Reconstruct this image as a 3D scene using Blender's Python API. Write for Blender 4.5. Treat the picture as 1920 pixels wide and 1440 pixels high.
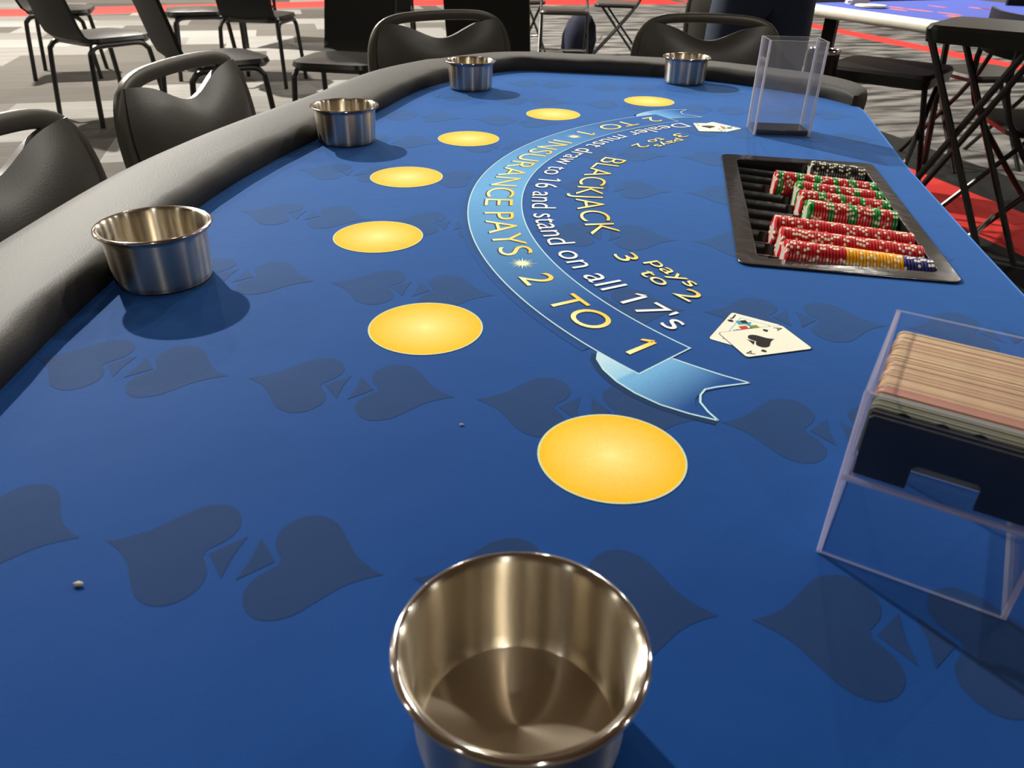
import bpy, bmesh, math, random
from mathutils import Vector, Matrix
C = bpy.context.scene.collection
PI = math.pi
random.seed(7)
for o in list(bpy.data.objects): bpy.data.objects.remove(o)
ZT = 0.76            # felt surface height
# ---------------------------------------------------------------- camera
cd = bpy.data.cameras.new('camera'); cam = bpy.data.objects.new('camera', cd); C.objects.link(cam)
PITCH, ROLL, FPX, CZ = math.radians(31.2337), math.radians(1.2061), 1433.95, 1.05386
fw = Vector((0, math.cos(PITCH), -math.sin(PITCH))); rt = Vector((1, 0, 0)); up = rt.cross(fw)
r2 = rt*math.cos(ROLL) + up*math.sin(ROLL); u2 = -rt*math.sin(ROLL) + up*math.cos(ROLL)
M = Matrix((r2, u2, -fw)).transposed().to_4x4(); M.translation = (0, 0, CZ)
cam.matrix_world = M
cd.sensor_fit = 'HORIZONTAL'; cd.sensor_width = 36; cd.lens = FPX/1920*36
cd.clip_start = 0.02; cd.clip_end = 100
cd.dof.use_dof = True; cd.dof.focus_distance = 0.95; cd.dof.aperture_fstop = 15
bpy.context.scene.camera = cam
# ---------------------------------------------------------------- world, lamps, exposure
sc = bpy.context.scene
sc.view_settings.view_transform = 'Standard'; sc.view_settings.look = 'None'
sc.view_settings.gamma = 1; sc.view_settings.exposure = 0.06; sc.view_settings.use_curve_mapping = False
w = bpy.data.worlds.new('world'); sc.world = w; w.use_nodes = True
w.node_tree.nodes['Background'].inputs[0].default_value = (0.9, 0.92, 1.0, 1)
w.node_tree.nodes['Background'].inputs[1].default_value = 0.02
def lamp(x, y, z, power, r=0.16, col=(1, 0.95, 0.86)):
    l = bpy.data.lights.new('high_bay_light', 'AREA'); l.shape = 'DISK'; l.size = 2*r
    l.energy = power; l.color = col
    o = bpy.data.objects.new('high_bay_light', l); C.objects.link(o); o.location = (x, y, z); return o
LAMPS = [(-4.6, 7.0, 1950, .10), (1.9, 7.4, 210, .10), (1.7, -5.6, 110, .10), (8.2, 6.6, 250, .12), (-5.2, -5.2, 45, .10),
         (8.0, -0.4, 70, .10), (-8.2, 0.6, 80, .10), (-5.6, 13.5, 380, .10), (1.4, 13.8, 330, .10), (8.6, 13.0, 240, .10), (-11, 8.5, 300, .10),
         (5.0, 3.2, 40, .08), (-1.4, 4.6, 24, .08), (4.8, 10.2, 110, .08), (-2.0, 10.4, 120, .08), (-8.4, 5.0, 90, .08), (-7.8, 11.0, 130, .08)]
for x, y, p, r in LAMPS: lamp(x, y, 5.7, p, r)

# ---------------------------------------------------------------- helpers
def link(name, me, parent=None, mats=(), smooth=True):
    o = bpy.data.objects.new(name, me); C.objects.link(o)
    for m in mats: me.materials.append(m)
    if smooth is True:
        me.polygons.foreach_set('use_smooth', [True]*len(me.polygons))
        try: me.set_sharp_from_angle(angle=math.radians(38))
        except Exception: pass
    if parent: o.parent = parent
    return o
def tag(o, label=None, cat=None, group=None, kind=None):
    if label: o['label'] = label
    if cat: o['category'] = cat
    if group: o['group'] = group
    if kind: o['kind'] = kind
    return o
def thing(name, label, cat, loc=(0, 0, 0), rz=0, group=None):
    o = bpy.data.objects.new(name, None); C.objects.link(o)
    o.location = loc; o.rotation_euler = (0, 0, rz); o.empty_display_size = .05
    return tag(o, label, cat, group)
def dup(root, loc=None, rz=None, label=None, group=None, rot=None):
    r = root.copy(); C.objects.link(r)
    if loc is not None: r.location = loc
    if rz is not None: r.rotation_euler = (0, 0, rz)
    if label: r['label'] = label
    if group: r['group'] = group
    for ch in list(root.children):
        c = ch.copy(); C.objects.link(c); c.parent = r
        for g in list(ch.children):
            d = g.copy(); C.objects.link(d); d.parent = c
    return r
class MB:
    def __init__(s): s.v = []; s.f = []; s.m = []
    def add(s, vs, fs, mi=0):
        b = len(s.v); s.v += [tuple(v) for v in vs]; s.f += [tuple(b+i for i in f) for f in fs]; s.m += [mi]*len(fs)
    def box(s, c, d, mi=0, R=None, topmi=None):
        x, y, z = [q/2 for q in d]
        vs = [Vector((sx*x, sy*y, sz*z)) for sz in (-1, 1) for sy in (-1, 1) for sx in (-1, 1)]
        if R is not None: vs = [R @ v for v in vs]
        vs = [v+Vector(c) for v in vs]
        s.add(vs, [(0, 2, 3, 1), (4, 5, 7, 6), (0, 1, 5, 4), (2, 6, 7, 3), (0, 4, 6, 2), (1, 3, 7, 5)], mi)
    def tube(s, pts, r, n=10, mi=0, closed=False, flat=1.0):
        pts = [Vector(p) for p in pts]; N = len(pts); rings = []
        prev = None
        for i, p in enumerate(pts):
            if closed: t = (pts[(i+1) % N]-pts[i-1])
            else: t = pts[min(i+1, N-1)]-pts[max(i-1, 0)]
            t.normalize()
            if prev is None:
                a = Vector((0, 0, 1)) if abs(t.z) < .9 else Vector((0, 1, 0))
                e = t.cross(a).normalized()
            else:
                e = (prev - t*prev.dot(t)).normalized()
            prev = e; g = t.cross(e)
            rr = r[i] if isinstance(r, (list, tuple)) else r
            rings.append([p + e*math.cos(2*PI*k/n)*rr + g*math.sin(2*PI*k/n)*rr*flat for k in range(n)])
        vs = [v for ring in rings for v in ring]; fs = []
        for i in range(N if closed else N-1):
            a, b = i*n, ((i+1) % N)*n
            for k in range(n): fs.append((a+k, a+(k+1) % n, b+(k+1) % n, b+k))
        if not closed: fs += [tuple(range(n))[::-1], tuple((N-1)*n+k for k in range(n))]
        s.add(vs, fs, mi)
    def lathe(s, prof, n=64, mi=0, c=(0, 0, 0)):
        vs = [(c[0]+r*math.cos(2*PI*k/n), c[1]+r*math.sin(2*PI*k/n), c[2]+z) for r, z in prof for k in range(n)]
        fs = [(i*n+k, i*n+(k+1) % n, (i+1)*n+(k+1) % n, (i+1)*n+k) for i in range(len(prof)-1) for k in range(n)]
        s.add(vs, fs, mi)
    def prism(s, poly, z0, z1, mi=0, R=None, off=(0, 0, 0)):
        n = len(poly)
        vs = [Vector((x, y, z0)) for x, y in poly]+[Vector((x, y, z1)) for x, y in poly]
        if R is not None: vs = [R @ v for v in vs]
        vs = [v+Vector(off) for v in vs]
        s.add(vs, [tuple(range(n))[::-1], tuple(range(n, 2*n))]+[(i, (i+1) % n, n+(i+1) % n, n+i) for i in range(n)], mi)
    def build(s, name, mats, parent=None, smooth=True, fix=True):
        me = bpy.data.meshes.new(name); me.from_pydata(s.v, [], s.f); me.update()
        me.polygons.foreach_set('material_index', s.m)
        if fix:
            bm = bmesh.new(); bm.from_mesh(me); bmesh.ops.recalc_face_normals(bm, faces=bm.faces); bm.to_mesh(me); bm.free()
        if not isinstance(mats, (list, tuple)): mats = [mats]
        return link(name, me, parent, mats, smooth)
def rrect(w, h, r, n=6):
    p = []
    for cx, cy, a in ((w/2-r, h/2-r, 0), (-w/2+r, h/2-r, 90), (-w/2+r, -h/2+r, 180), (w/2-r, -h/2+r, 270)):
        for k in range(n+1):
            t = math.radians(a+90*k/n); p.append((cx+r*math.cos(t), cy+r*math.sin(t)))
    return p
def smoothpath(P, n=6):
    P = [Vector(p) for p in P]; out = []
    for i in range(len(P)-1):
        a, b, c, d = P[max(i-1, 0)], P[i], P[i+1], P[min(i+2, len(P)-1)]
        for k in range(n):
            t = k/n
            out.append(.5*((2*b)+(-a+c)*t+(2*a-5*b+4*c-d)*t*t+(-a+3*b-3*c+d)*t**3))
    out.append(P[-1]); return out

# ---------------------------------------------------------------- materials
def newmat(name):
    m = bpy.data.materials.new(name); m.use_nodes = True
    return m, m.node_tree, m.node_tree.nodes['Principled BSDF']
def setp(b, **k):
    names = dict(col='Base Color', rough='Roughness', metal='Metallic', spec='Specular IOR Level', sheen='Sheen Weight',
                 sheenr='Sheen Roughness', aniso='Anisotropic', arot='Anisotropic Rotation', coat='Coat Weight', coatr='Coat Roughness')
    for n, v in k.items():
        if n in ('col',): v = (*v, 1) if len(v) == 3 else v
        b.inputs[names[n]].default_value = v
def simple(name, col, rough=.5, noise=0, nscale=80, bump=0, bscale=300, **k):
    m, nt, b = newmat(name); setp(b, col=col, rough=rough, **k)
    tc = nt.nodes.new('ShaderNodeTexCoord')
    if noise:
        n = nt.nodes.new('ShaderNodeTexNoise'); n.inputs['Scale'].default_value = nscale; n.inputs['Detail'].default_value = 5
        nt.links.new(tc.outputs['Object'], n.inputs['Vector'])
        mx = nt.nodes.new('ShaderNodeMix'); mx.data_type = 'RGBA'
        mx.inputs[6].default_value = (*[c*(1-noise) for c in col], 1); mx.inputs[7].default_value = (*[min(1, c*(1+noise)) for c in col], 1)
        nt.links.new(n.outputs[0], mx.inputs[0]); nt.links.new(mx.outputs[2], b.inputs['Base Color'])
    if bump:
        n = nt.nodes.new('ShaderNodeTexNoise'); n.inputs['Scale'].default_value = bscale; n.inputs['Detail'].default_value = 4
        nt.links.new(tc.outputs['Object'], n.inputs['Vector'])
        bp = nt.nodes.new('ShaderNodeBump'); bp.inputs['Strength'].default_value = bump; bp.inputs['Distance'].default_value = .002
        nt.links.new(n.outputs[0], bp.inputs['Height']); nt.links.new(bp.outputs[0], b.inputs['Normal'])
    return m
def srgb(r, g, b):
    f = lambda c: ((c/255)/12.92 if c/255 <= .04045 else ((c/255+.055)/1.055)**2.4)
    return (f(r), f(g), f(b))
NAP = 1.0
def clothmat(name, usecol, col=(0, 0, 0), nap=False):
    m, nt, b = newmat(name); setp(b, rough=.85, sheen=.15, sheenr=.35, spec=.15)
    if nap:   # raised blue nap that catches light at low angles
        setp(b, sheen=NAP, sheenr=.40, rough=.7, spec=.06); b.inputs['Sheen Tint'].default_value = (.13, .38, 1, 1); b.inputs['Specular Tint'].default_value = (.3, .6, 1, 1)
    N = nt.nodes.new; L = nt.links.new
    tc = N('ShaderNodeTexCoord')
    fine = N('ShaderNodeTexNoise'); fine.inputs['Scale'].default_value = 1100; fine.inputs['Detail'].default_value = 3; L(tc.outputs['Object'], fine.inputs['Vector'])
    big = N('ShaderNodeTexNoise'); big.inputs['Scale'].default_value = 7; big.inputs['Detail'].default_value = 4; L(tc.outputs['Object'], big.inputs['Vector'])
    if usecol:
        a = N('ShaderNodeVertexColor'); a.layer_name = 'Col'; src = a.outputs[0]
    else:
        a = N('ShaderNodeRGB'); a.outputs[0].default_value = (*col, 1); src = a.outputs[0]
    mr = N('ShaderNodeMapRange'); mr.inputs[1].default_value = .3; mr.inputs[2].default_value = .7; mr.inputs[3].default_value = .92; mr.inputs[4].default_value = 1.08
    L(fine.outputs[0], mr.inputs[0])
    mr2 = N('ShaderNodeMapRange'); mr2.inputs[1].default_value = .3; mr2.inputs[2].default_value = .7; mr2.inputs[3].default_value = .95; mr2.inputs[4].default_value = 1.05
    L(big.outputs[0], mr2.inputs[0])
    mu = N('ShaderNodeMath'); mu.operation = 'MULTIPLY'; L(mr.outputs[0], mu.inputs[0]); L(mr2.outputs[0], mu.inputs[1])
    vm = N('ShaderNodeVectorMath'); vm.operation = 'SCALE'; L(src, vm.inputs[0]); L(mu.outputs[0], vm.inputs['Scale'])
    L(vm.outputs[0], b.inputs['Base Color'])
    bp = N('ShaderNodeBump'); bp.inputs['Strength'].default_value = .25; bp.inputs['Distance'].default_value = .0006; L(fine.outputs[0], bp.inputs['Height'])
    bp2 = N('ShaderNodeBump'); bp2.inputs['Strength'].default_value = .35; bp2.inputs['Distance'].default_value = .006
    L(big.outputs[0], bp2.inputs['Height']); L(bp.outputs[0], bp2.inputs['Normal']); L(bp2.outputs[0], b.inputs['Normal'])
    return m
BLUE = (0.007, 0.044, 0.195); BLUE_D = (0.012, 0.029, 0.092)
m_felt = clothmat('blue_felt', False, BLUE, True); m_spade = clothmat('dark_blue_print', False, BLUE_D, True); m_bprint = clothmat('printed_banner_cloth', True, nap=True); m_print = clothmat('printed_cloth', True)
m_leather = simple('black_vinyl', (0.028, 0.026, 0.022), .60, noise=.15, nscale=20, bump=.22, bscale=600, spec=.36)
m_chairvinyl = simple('chair_vinyl', (0.042, 0.039, 0.032), .40, noise=.2, nscale=12, bump=.1, bscale=400, spec=1.0)
m_frame = simple('dark_painted_steel', (0.10, 0.095, 0.082), .36, spec=.6, metal=.5, noise=.15, nscale=40)
m_black = simple('black_steel', (0.008, 0.008, 0.008), .32, noise=.2, nscale=30)
m_plate = simple('black_plastic', (0.009, 0.009, 0.008), .6, noise=.2, nscale=30, spec=.25)
m_gloss = simple('gloss_black_plastic', (0.006, 0.006, 0.007), .18, noise=.1, nscale=50, bump=.1, bscale=60)
m_insert = simple('satin_black_plastic', (0.014, 0.014, 0.015), .38, noise=.15, nscale=40, bump=.06, bscale=90)
m_flange = simple('tray_flange', (0.014, 0.011, 0.009), .17, noise=.3, nscale=60, bump=.25, bscale=60, spec=1.0)
m_chrome = simple('chrome', (0.75, 0.75, 0.74), .15, noise=.05, nscale=50, metal=1)
m_cream = simple('cream_trim', (0.72, 0.68, 0.58), .45, noise=.1, nscale=30)
m_white = simple('card_white', srgb(238, 234, 220), .4, noise=.04, nscale=100)
ANR = .25
def steel(col=(0.62, 0.57, 0.47), lo=.26, hi=.34, an=1.0):
    m, nt, b = newmat('brushed_steel'); setp(b, col=col, metal=1, rough=.22, aniso=an, arot=ANR)
    t = nt.nodes.new('ShaderNodeTangent'); t.direction_type = 'RADIAL'; t.axis = 'Z'; nt.links.new(t.outputs[0], b.inputs['Tangent'])
    tc = nt.nodes.new('ShaderNodeTexCoord'); mp = nt.nodes.new('ShaderNodeMapping'); mp.inputs['Scale'].default_value = (30, 30, 1200)
    n = nt.nodes.new('ShaderNodeTexNoise'); n.inputs['Scale'].default_value = 1; nt.links.new(tc.outputs['Object'], mp.inputs[0]); nt.links.new(mp.outputs[0], n.inputs['Vector'])
    mr = nt.nodes.new('ShaderNodeMapRange'); mr.inputs[3].default_value = lo; mr.inputs[4].default_value = hi; nt.links.new(n.outputs[0], mr.inputs[0]); nt.links.new(mr.outputs[0], b.inputs['Roughness'])
    return m
m_steel = steel(); m_steelf = steel((0.62, 0.53, 0.42), .36, .46, .92)
m_lip = simple('polished_steel', (0.72, 0.69, 0.66), .09, noise=.05, nscale=80, metal=1)
def clearmat(name, tint, gl=.5, haze=0.0, hazecol=(.7, .7, .9)):
    m = bpy.data.materials.new(name); m.use_nodes = True; nt = m.node_tree; nt.nodes.clear(); N = nt.nodes.new; L = nt.links.new
    out = N('ShaderNodeOutputMaterial'); tr = N('ShaderNodeBsdfTransparent'); tr.inputs[0].default_value = (*tint, 1)
    g = N('ShaderNodeBsdfGlossy'); g.inputs['Roughness'].default_value = .06; g.inputs[0].default_value = (1, 1, 1, 1)
    fr = N('ShaderNodeFresnel'); fr.inputs[0].default_value = 1.4
    ns = N('ShaderNodeTexNoise'); ns.inputs['Scale'].default_value = 30; tc = N('ShaderNodeTexCoord'); L(tc.outputs['Object'], ns.inputs['Vector'])
    bp = N('ShaderNodeBump'); bp.inputs['Strength'].default_value = .04; L(ns.outputs[0], bp.inputs['Height']); L(bp.outputs[0], g.inputs['Normal'])
    fm = N('ShaderNodeMath'); fm.operation = 'MULTIPLY'; fm.inputs[1].default_value = .45; L(fr.outputs[0], fm.inputs[0])
    mx = N('ShaderNodeMixShader'); L(fm.outputs[0], mx.inputs[0]); L(tr.outputs[0], mx.inputs[1]); L(g.outputs[0], mx.inputs[2])
    last = mx
    if haze:
        d = N('ShaderNodeBsdfTranslucent'); d.inputs[0].default_value = (*hazecol, 1)
        d2 = N('ShaderNodeBsdfDiffuse'); d2.inputs[0].default_value = (*hazecol, 1)
        ad = N('ShaderNodeMixShader'); ad.inputs[0].default_value = .5; L(d.outputs[0], ad.inputs[1]); L(d2.outputs[0], ad.inputs[2])
        m2 = N('ShaderNodeMixShader'); m2.inputs[0].default_value = haze; L(mx.outputs[0], m2.inputs[1]); L(ad.outputs[0], m2.inputs[2]); last = m2
    L(last.outputs[0], out.inputs[0]); return m
m_clear = clearmat('clear_acrylic', (.965, .97, .98)); m_edge = clearmat('acrylic_edge', (.90, .90, .96), haze=.42, hazecol=(.72, .71, .86))  # edge material: refracted brightness of the edges put into a whitish colour

m_rimedge = clearmat('acrylic_rim', (.88, .88, .92), haze=.62, hazecol=(.80, .79, .84)); m_clear2 = clearmat('hazy_acrylic', (.93, .935, .95), haze=.035, hazecol=(.7, .7, .75))  # rim material: glinting edges put into a whitish colour; walls slightly hazy
# ---------------------------------------------------------------- floor, walls, ceiling
def floormat():
    m, nt, b = newmat('carpet'); N = nt.nodes.new; L = nt.links.new; setp(b, rough=.95, spec=.2)
    tc = N('ShaderNodeTexCoord'); mp = N('ShaderNodeMapping'); mp.vector_type = 'POINT'; mp.inputs['Rotation'].default_value = (0, 0, math.radians(-15.7))
    L(tc.outputs['Object'], mp.inputs[0]); sp = N('ShaderNodeSeparateXYZ'); L(mp.outputs[0], sp.inputs[0])
    def mth(op, a, b2=None, c=None):
        n = N('ShaderNodeMath'); n.operation = op
        for i, v in enumerate((a, b2, c)):
            if v is None: continue
            if isinstance(v, (int, float)): n.inputs[i].default_value = v
            else: L(v, n.inputs[i])
        return n.outputs[0]
    p, q = sp.outputs[0], sp.outputs[1]
    row = mth('FLOOR', mth('DIVIDE', q, .52))
    colm = mth('FLOOR', mth('DIVIDE', mth('ADD', p, mth('MULTIPLY', row, .37)), 1.0))
    cv = N('ShaderNodeCombineXYZ'); L(row, cv.inputs[0]); L(colm, cv.inputs[1])
    wn = N('ShaderNodeTexWhiteNoise'); wn.noise_dimensions = '2D'; L(cv.outputs[0], wn.inputs['Vector'])
    st = N('ShaderNodeMapping'); st.inputs['Scale'].default_value = (1.5, 22, 1); L(mp.outputs[0], st.inputs[0])
    sn = N('ShaderNodeTexNoise'); sn.inputs['Scale'].default_value = 1; sn.inputs['Detail'].default_value = 4; L(st.outputs[0], sn.inputs['Vector'])
    v = mth('ADD', mth('MULTIPLY', wn.outputs[0], .75), mth('MULTIPLY', sn.outputs[0], .45))
    cr = N('ShaderNodeValToRGB'); L(v, cr.inputs[0]); e = cr.color_ramp.elements
    e[0].position = .25; e[0].color = (.045, .041, .036, 1); e[1].position = .9; e[1].color = (.150, .146, .138, 1)
    ne = cr.color_ramp.elements.new(.5); ne.color = (.072, .066, .058, 1)
    # dark zone on the dealer's side, diamond ripple and fine diagonal weave
    cr2 = N('ShaderNodeValToRGB'); e = cr2.color_ramp.elements
    wv = N('ShaderNodeTexNoise'); wv.inputs['Scale'].default_value = 1; st2 = N('ShaderNodeMapping'); st2.inputs['Scale'].default_value = (2.2, 9, 1); L(mp.outputs[0], st2.inputs[0]); L(st2.outputs[0], wv.inputs['Vector'])
    L(wv.outputs[0], cr2.inputs[0]); e[0].position = .36; e[0].color = (.018, .017, .015, 1); e[1].position = .62; e[1].color = (.20, .19, .18, 1)
    zone = mth('GREATER_THAN', p, 2.1)
    mx = N('ShaderNodeMix'); mx.data_type = 'RGBA'; L(zone, mx.inputs[0]); L(cr.outputs[0], mx.inputs[6]); L(cr2.outputs[0], mx.inputs[7])
    def band(x, a, c): return mth('MULTIPLY', mth('GREATER_THAN', x, a), mth('LESS_THAN', x, c))
    # black bands beside the red one
    blk = mth('MULTIPLY', band(p, 3.02, 3.42), mth('LESS_THAN', q, 4.2))
    blk2 = mth('MULTIPLY', band(p, 2.35, 2.6), mth('LESS_THAN', q, 4.2))
    bb = mth('MAXIMUM', blk, blk2)
    mb = N('ShaderNodeMix'); mb.data_type = 'RGBA'; L(bb, mb.inputs[0]); L(mx.outputs[2], mb.inputs[6]); mb.inputs[7].default_value = (.012, .012, .011, 1)
    red = mth('MAXIMUM', mth('MAXIMUM', mth('MULTIPLY', band(p, 2.6, 3.02), mth('LESS_THAN', q, 4.2)), band(p, 6.2, 6.5)), mth('MULTIPLY', band(mth('SUBTRACT', q, mth('MULTIPLY', mth('MINIMUM', mth('MAXIMUM', mth('ADD', p, 3.0), 0.0), 4.0), .25)), 10.9, 11.75), mth('LESS_THAN', p, 6)))
    mr = N('ShaderNodeMix'); mr.data_type = 'RGBA'; L(red, mr.inputs[0]); L(mb.outputs[2], mr.inputs[6]); mr.inputs[7].default_value = (.62, .035, .03, 1)
    # weave
    wa = N('ShaderNodeTexWave'); wa.inputs['Scale'].default_value = 38; wa.bands_direction = 'DIAGONAL'; L(tc.outputs['Object'], wa.inputs['Vector'])
    ms = mth('MULTIPLY_ADD', wa.outputs[1], .55, .6)
    ms2 = N('ShaderNodeMix'); ms2.data_type = 'FLOAT'; L(zone, ms2.inputs[0]); ms2.inputs[2].default_value = 1.0; L(ms, ms2.inputs[3])
    vm = N('ShaderNodeVectorMath'); vm.operation = 'SCALE'; L(mr.outputs[2], vm.inputs[0]); L(ms2.outputs[0], vm.inputs['Scale'])
    L(vm.outputs[0], b.inputs['Base Color'])
    return m
def struct(name, verts, mat):
    me = bpy.data.meshes.new(name); me.from_pydata(verts, [], [tuple(range(len(verts)))]); o = link(name, me, None, [mat], False)
    return tag(o, kind='structure')
X0, X1, Y0, Y1, ZC = -13, 14, -9, 19, 6.0
struct('floor', [(X0, Y0, 0), (X1, Y0, 0), (X1, Y1, 0), (X0, Y1, 0)], floormat())
m_wall = simple('wall_paint', (.30, .26, .21), .9, noise=.05, nscale=3); m_ceil = simple('ceiling_paint', (.34, .27, .17), .9, noise=.25, nscale=1.5)
struct('ceiling', [(X0, Y0, ZC), (X0, Y1, ZC), (X1, Y1, ZC), (X1, Y0, ZC)], m_ceil)
struct('wall_far', [(X0, Y1, 0), (X1, Y1, 0), (X1, Y1, ZC), (X0, Y1, ZC)], m_wall)
struct('wall_near', [(X1, Y0, 0), (X0, Y0, 0), (X0, Y0, ZC), (X1, Y0, ZC)], m_wall)
struct('wall_left', [(X0, Y0, 0), (X0, Y1, 0), (X0, Y1, ZC), (X0, Y0, ZC)], m_wall)
struct('wall_right', [(X1, Y1, 0), (X1, Y0, 0), (X1, Y0, ZC), (X1, Y1, ZC)], m_wall)

# ---------------------------------------------------------------- blackjack table
AC = Vector((0.5481, 0.9050))                                        # centre of the printed arcs
AXD = math.radians(-9.3); ua = Vector((math.cos(AXD), math.sin(AXD))); va = Vector((-math.sin(AXD), math.cos(AXD)))
def mirror(p): d = Vector(p)-AC; return AC+ua*d.dot(ua)-va*d.dot(va)
table = thing('blackjack_table', 'blue felt blackjack table with black padded vinyl rail, nearest the viewer', 'table', (0.15, 0.95, 0))
TI = Vector((0.15, 0.95, 0))
def toT(o): o.location = -TI; return o                                # parts are drawn in room coordinates
half = [(-.335, .80), (-.343, 1.03), (-.307, 1.182), (-.247, 1.385), (-.195, 1.60), (-.125, 1.735), (-.055, 1.822), (0.008, 1.862), (.10, 1.852), (.20, 1.838), (.32, 1.813), (.40, 1.788), (.50, 1.718), (.590, 1.64), (.640, 1.545)]
half[0] = (-.366, .865)
near = [(-.361, .453), (-.369, .60)]
inner = [mirror(p) for p in half[5:][::-1]]
inner = inner[:]                                                     # near dealer corner -> left near
inner += [Vector(p) for p in near] + [Vector(p) for p in half]
inner = [Vector((p[0], p[1], 0)) for p in inner]
IN = smoothpath(inner, 5)
NI = len(IN)
def nrm(i):
    t = IN[min(i+1, NI-1)]-IN[max(i-1, 0)]; t.normalize()
    n = Vector((-t.y, t.x, 0))
    return n
cum = [0]
for i in range(1, NI): cum.append(cum[-1]+(IN[i]-IN[i-1]).length)
TOT = cum[-1]
prof = [(.012, -.004), (.000, .000), (-.002, .010), (-.001, .019), (.002, .0245), (.007, .0280), (.014, .0295), (.030, .0305), (.055, .0305), (.082, .0295), (.098, .0265), (.108, .020), (.113, .009), (.112, -.008), (.105, -.024), (.07, -.034), (.02, -.030)]
rail = MB(); rv = []
for i, p in enumerate(IN):
    n = nrm(i); e = min(cum[i], TOT-cum[i]); k = .10+.90*math.sqrt(max(0, 1-(1-min(1, e/.17))**2))
    W = 1.0 if IN[i].x > -.1 else 1.12
    for (s_, z_) in prof:
        wob = .0014*math.sin(cum[i]*27+z_*60)+.0010*math.sin(cum[i]*71+1.3+s_*40) if z_ > .004 and s_ < .03 else 0
        fz = .55+.45*k
        rv.append((p.x+n.x*(s_*k*W+wob+.004), p.y+n.y*(s_*k*W+wob+.004), ZT+z_*fz+wob*.5))
np_ = len(prof)
rail.v = rv
for i in range(NI-1):
    for k in range(np_):
        rail.f.append((i*np_+k, (i+1)*np_+k, (i+1)*np_+(k+1) % np_, i*np_+(k+1) % np_)); rail.m.append(0)
for s0 in (0, NI-1):
    rail.f.append(tuple(s0*np_+k for k in range(np_))); rail.m.append(0)
toT(rail.build('padded_rail', m_leather, table))

# dealer edge of the felt
de = [(.651, 1.535), (.647, 1.50), (.634, 1.44), (.607, 1.318), (.582, 1.205), (.561, 1.112), (.530, .945), (.503, .80), (.482, .68), (.462, .57), (.450, .46), (.449, .36), (.447, .29)]
DE = smoothpath([(x, y, 0) for x, y in de], 5)
TC = Vector((.3695, .921)); TA = math.radians(-10.4); tu = Vector((math.cos(TA), math.sin(TA))); tv = Vector((-math.sin(TA), math.cos(TA)))
def tw(u, v): return TC+tu*u+tv*v
HOLE = [tw(-.0875, -.199), tw(.091, -.199), tw(.091, .196), tw(-.0875, .196)]
outer = [(p.x+nrm(i).x*.012*(1 if 0 < i < NI-1 else 0), p.y+nrm(i).y*.012*(1 if 0 < i < NI-1 else 0)) for i, p in enumerate(IN)] + [(p.x, p.y) for p in DE[:-1]]
def filled(name, loops, z, mats, parent, extra=None):
    bm = bmesh.new(); ed = []
    for lp in loops:
        vs = [bm.verts.new((x, y, z)) for x, y in lp]
        for i in range(len(vs)): ed.append(bm.edges.new((vs[i], vs[(i+1) % len(vs)])))
    bmesh.ops.triangle_fill(bm, edges=ed, use_beauty=True)
    for f in bm.faces:
        if f.normal.z < 0: f.normal_flip()
    if extra: extra(bm)
    me = bpy.data.meshes.new(name); bm.to_mesh(me); bm.free()
    return link(name, me, parent, mats, False)
def drape(bm):
    prev = None
    for i, p in enumerate(DE):
        t = DE[min(i+1, len(DE)-1)]-DE[max(i-1, 0)]; n = Vector((-t.y, t.x, 0)).normalized()
        ring = []
        for (s_, z_) in ((0, 0), (.003, -.0006), (.006, -.003), (.008, -.007), (.0085, -.02), (.006, -.045)):
            wv = .0015*math.sin(i*1.7)*(-z_/.045)
            ring.append(bm.verts.new((p.x+n.x*(s_+wv), p.y+n.y*(s_+wv), ZT+z_)))
        if prev:
            for k in range(5):
                f = bm.faces.new((prev[k], prev[k+1], ring[k+1], ring[k])); f.smooth = True
        prev = ring
felt = filled('felt_surface', [outer, [tuple(p) for p in HOLE]], ZT, [m_felt, m_spade], table, drape)
toT(felt)
# spade pattern in the same mesh
L0 = Vector((-.0335, .4635)); le1 = Vector((.1702, -.0229)); le2 = Vector((.0237, .1752))
ex = le1.normalized(); ey = Vector((-ex.y, ex.x))
def spade_shape(L=.066, Wd=.039):
    top = []
    n = 18
    # tip at x=0, lobes toward +x
    ctrl = [(0, 0), (.12, .10), (.28, .30), (.42, .60), (.56, .88), (.74, 1.0), (.90, .90), (1.0, .62), (.98, .34), (.90, .14), (.86, .07)]
    P = smoothpath([(a, b, 0) for a, b in ctrl], 3)
    up_ = [(p.x*L, p.y*Wd) for p in P]
    body = up_ + [(x, -y) for x, y in up_[::-1][:-1]]
    return body, [(L*.90, 0), (L*1.12, .016), (L*1.10, 0), (L*1.12, -.016)]
def clip(poly, p0, d):   # keep side where (p-p0).d >= 0
    out = []
    for i in range(len(poly)):
        a, b = poly[i], poly[(i+1) % len(poly)]
        sa, sb = (a-p0).dot(d), (b-p0).dot(d)
        if sa >= 0: out.append(a)
        if (sa >= 0) != (sb >= 0): out.append(a+(b-a)*(sa/(sa-sb)))
    return out
def outside_hole(poly):
    if not any(abs((p-TC).dot(tu)) < .092 and abs((p-TC).dot(tv)) < .200 for p in poly): return [poly]
    res = []; rest = poly
    for p0, d in ((HOLE[0], -tu), (HOLE[1], tu), (HOLE[0], -tv), (HOLE[2], tv)):
        o_ = clip(rest, p0, d)
        if len(o_) > 2: res.append(o_)
        rest = clip(rest, p0, -d)
        if len(rest) < 3: break
    return res
bm = bmesh.new(); bm.from_mesh(felt.data)
body, stem = spade_shape()
def inpoly(p, poly):
    c = False; n = len(poly)
    for i in range(n):
        (x1, y1), (x2, y2) = poly[i], poly[(i+1) % n]
        if (y1 > p.y) != (y2 > p.y) and p.x < (x2-x1)*(p.y-y1)/(y2-y1)+x1: c = not c
    return c
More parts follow.
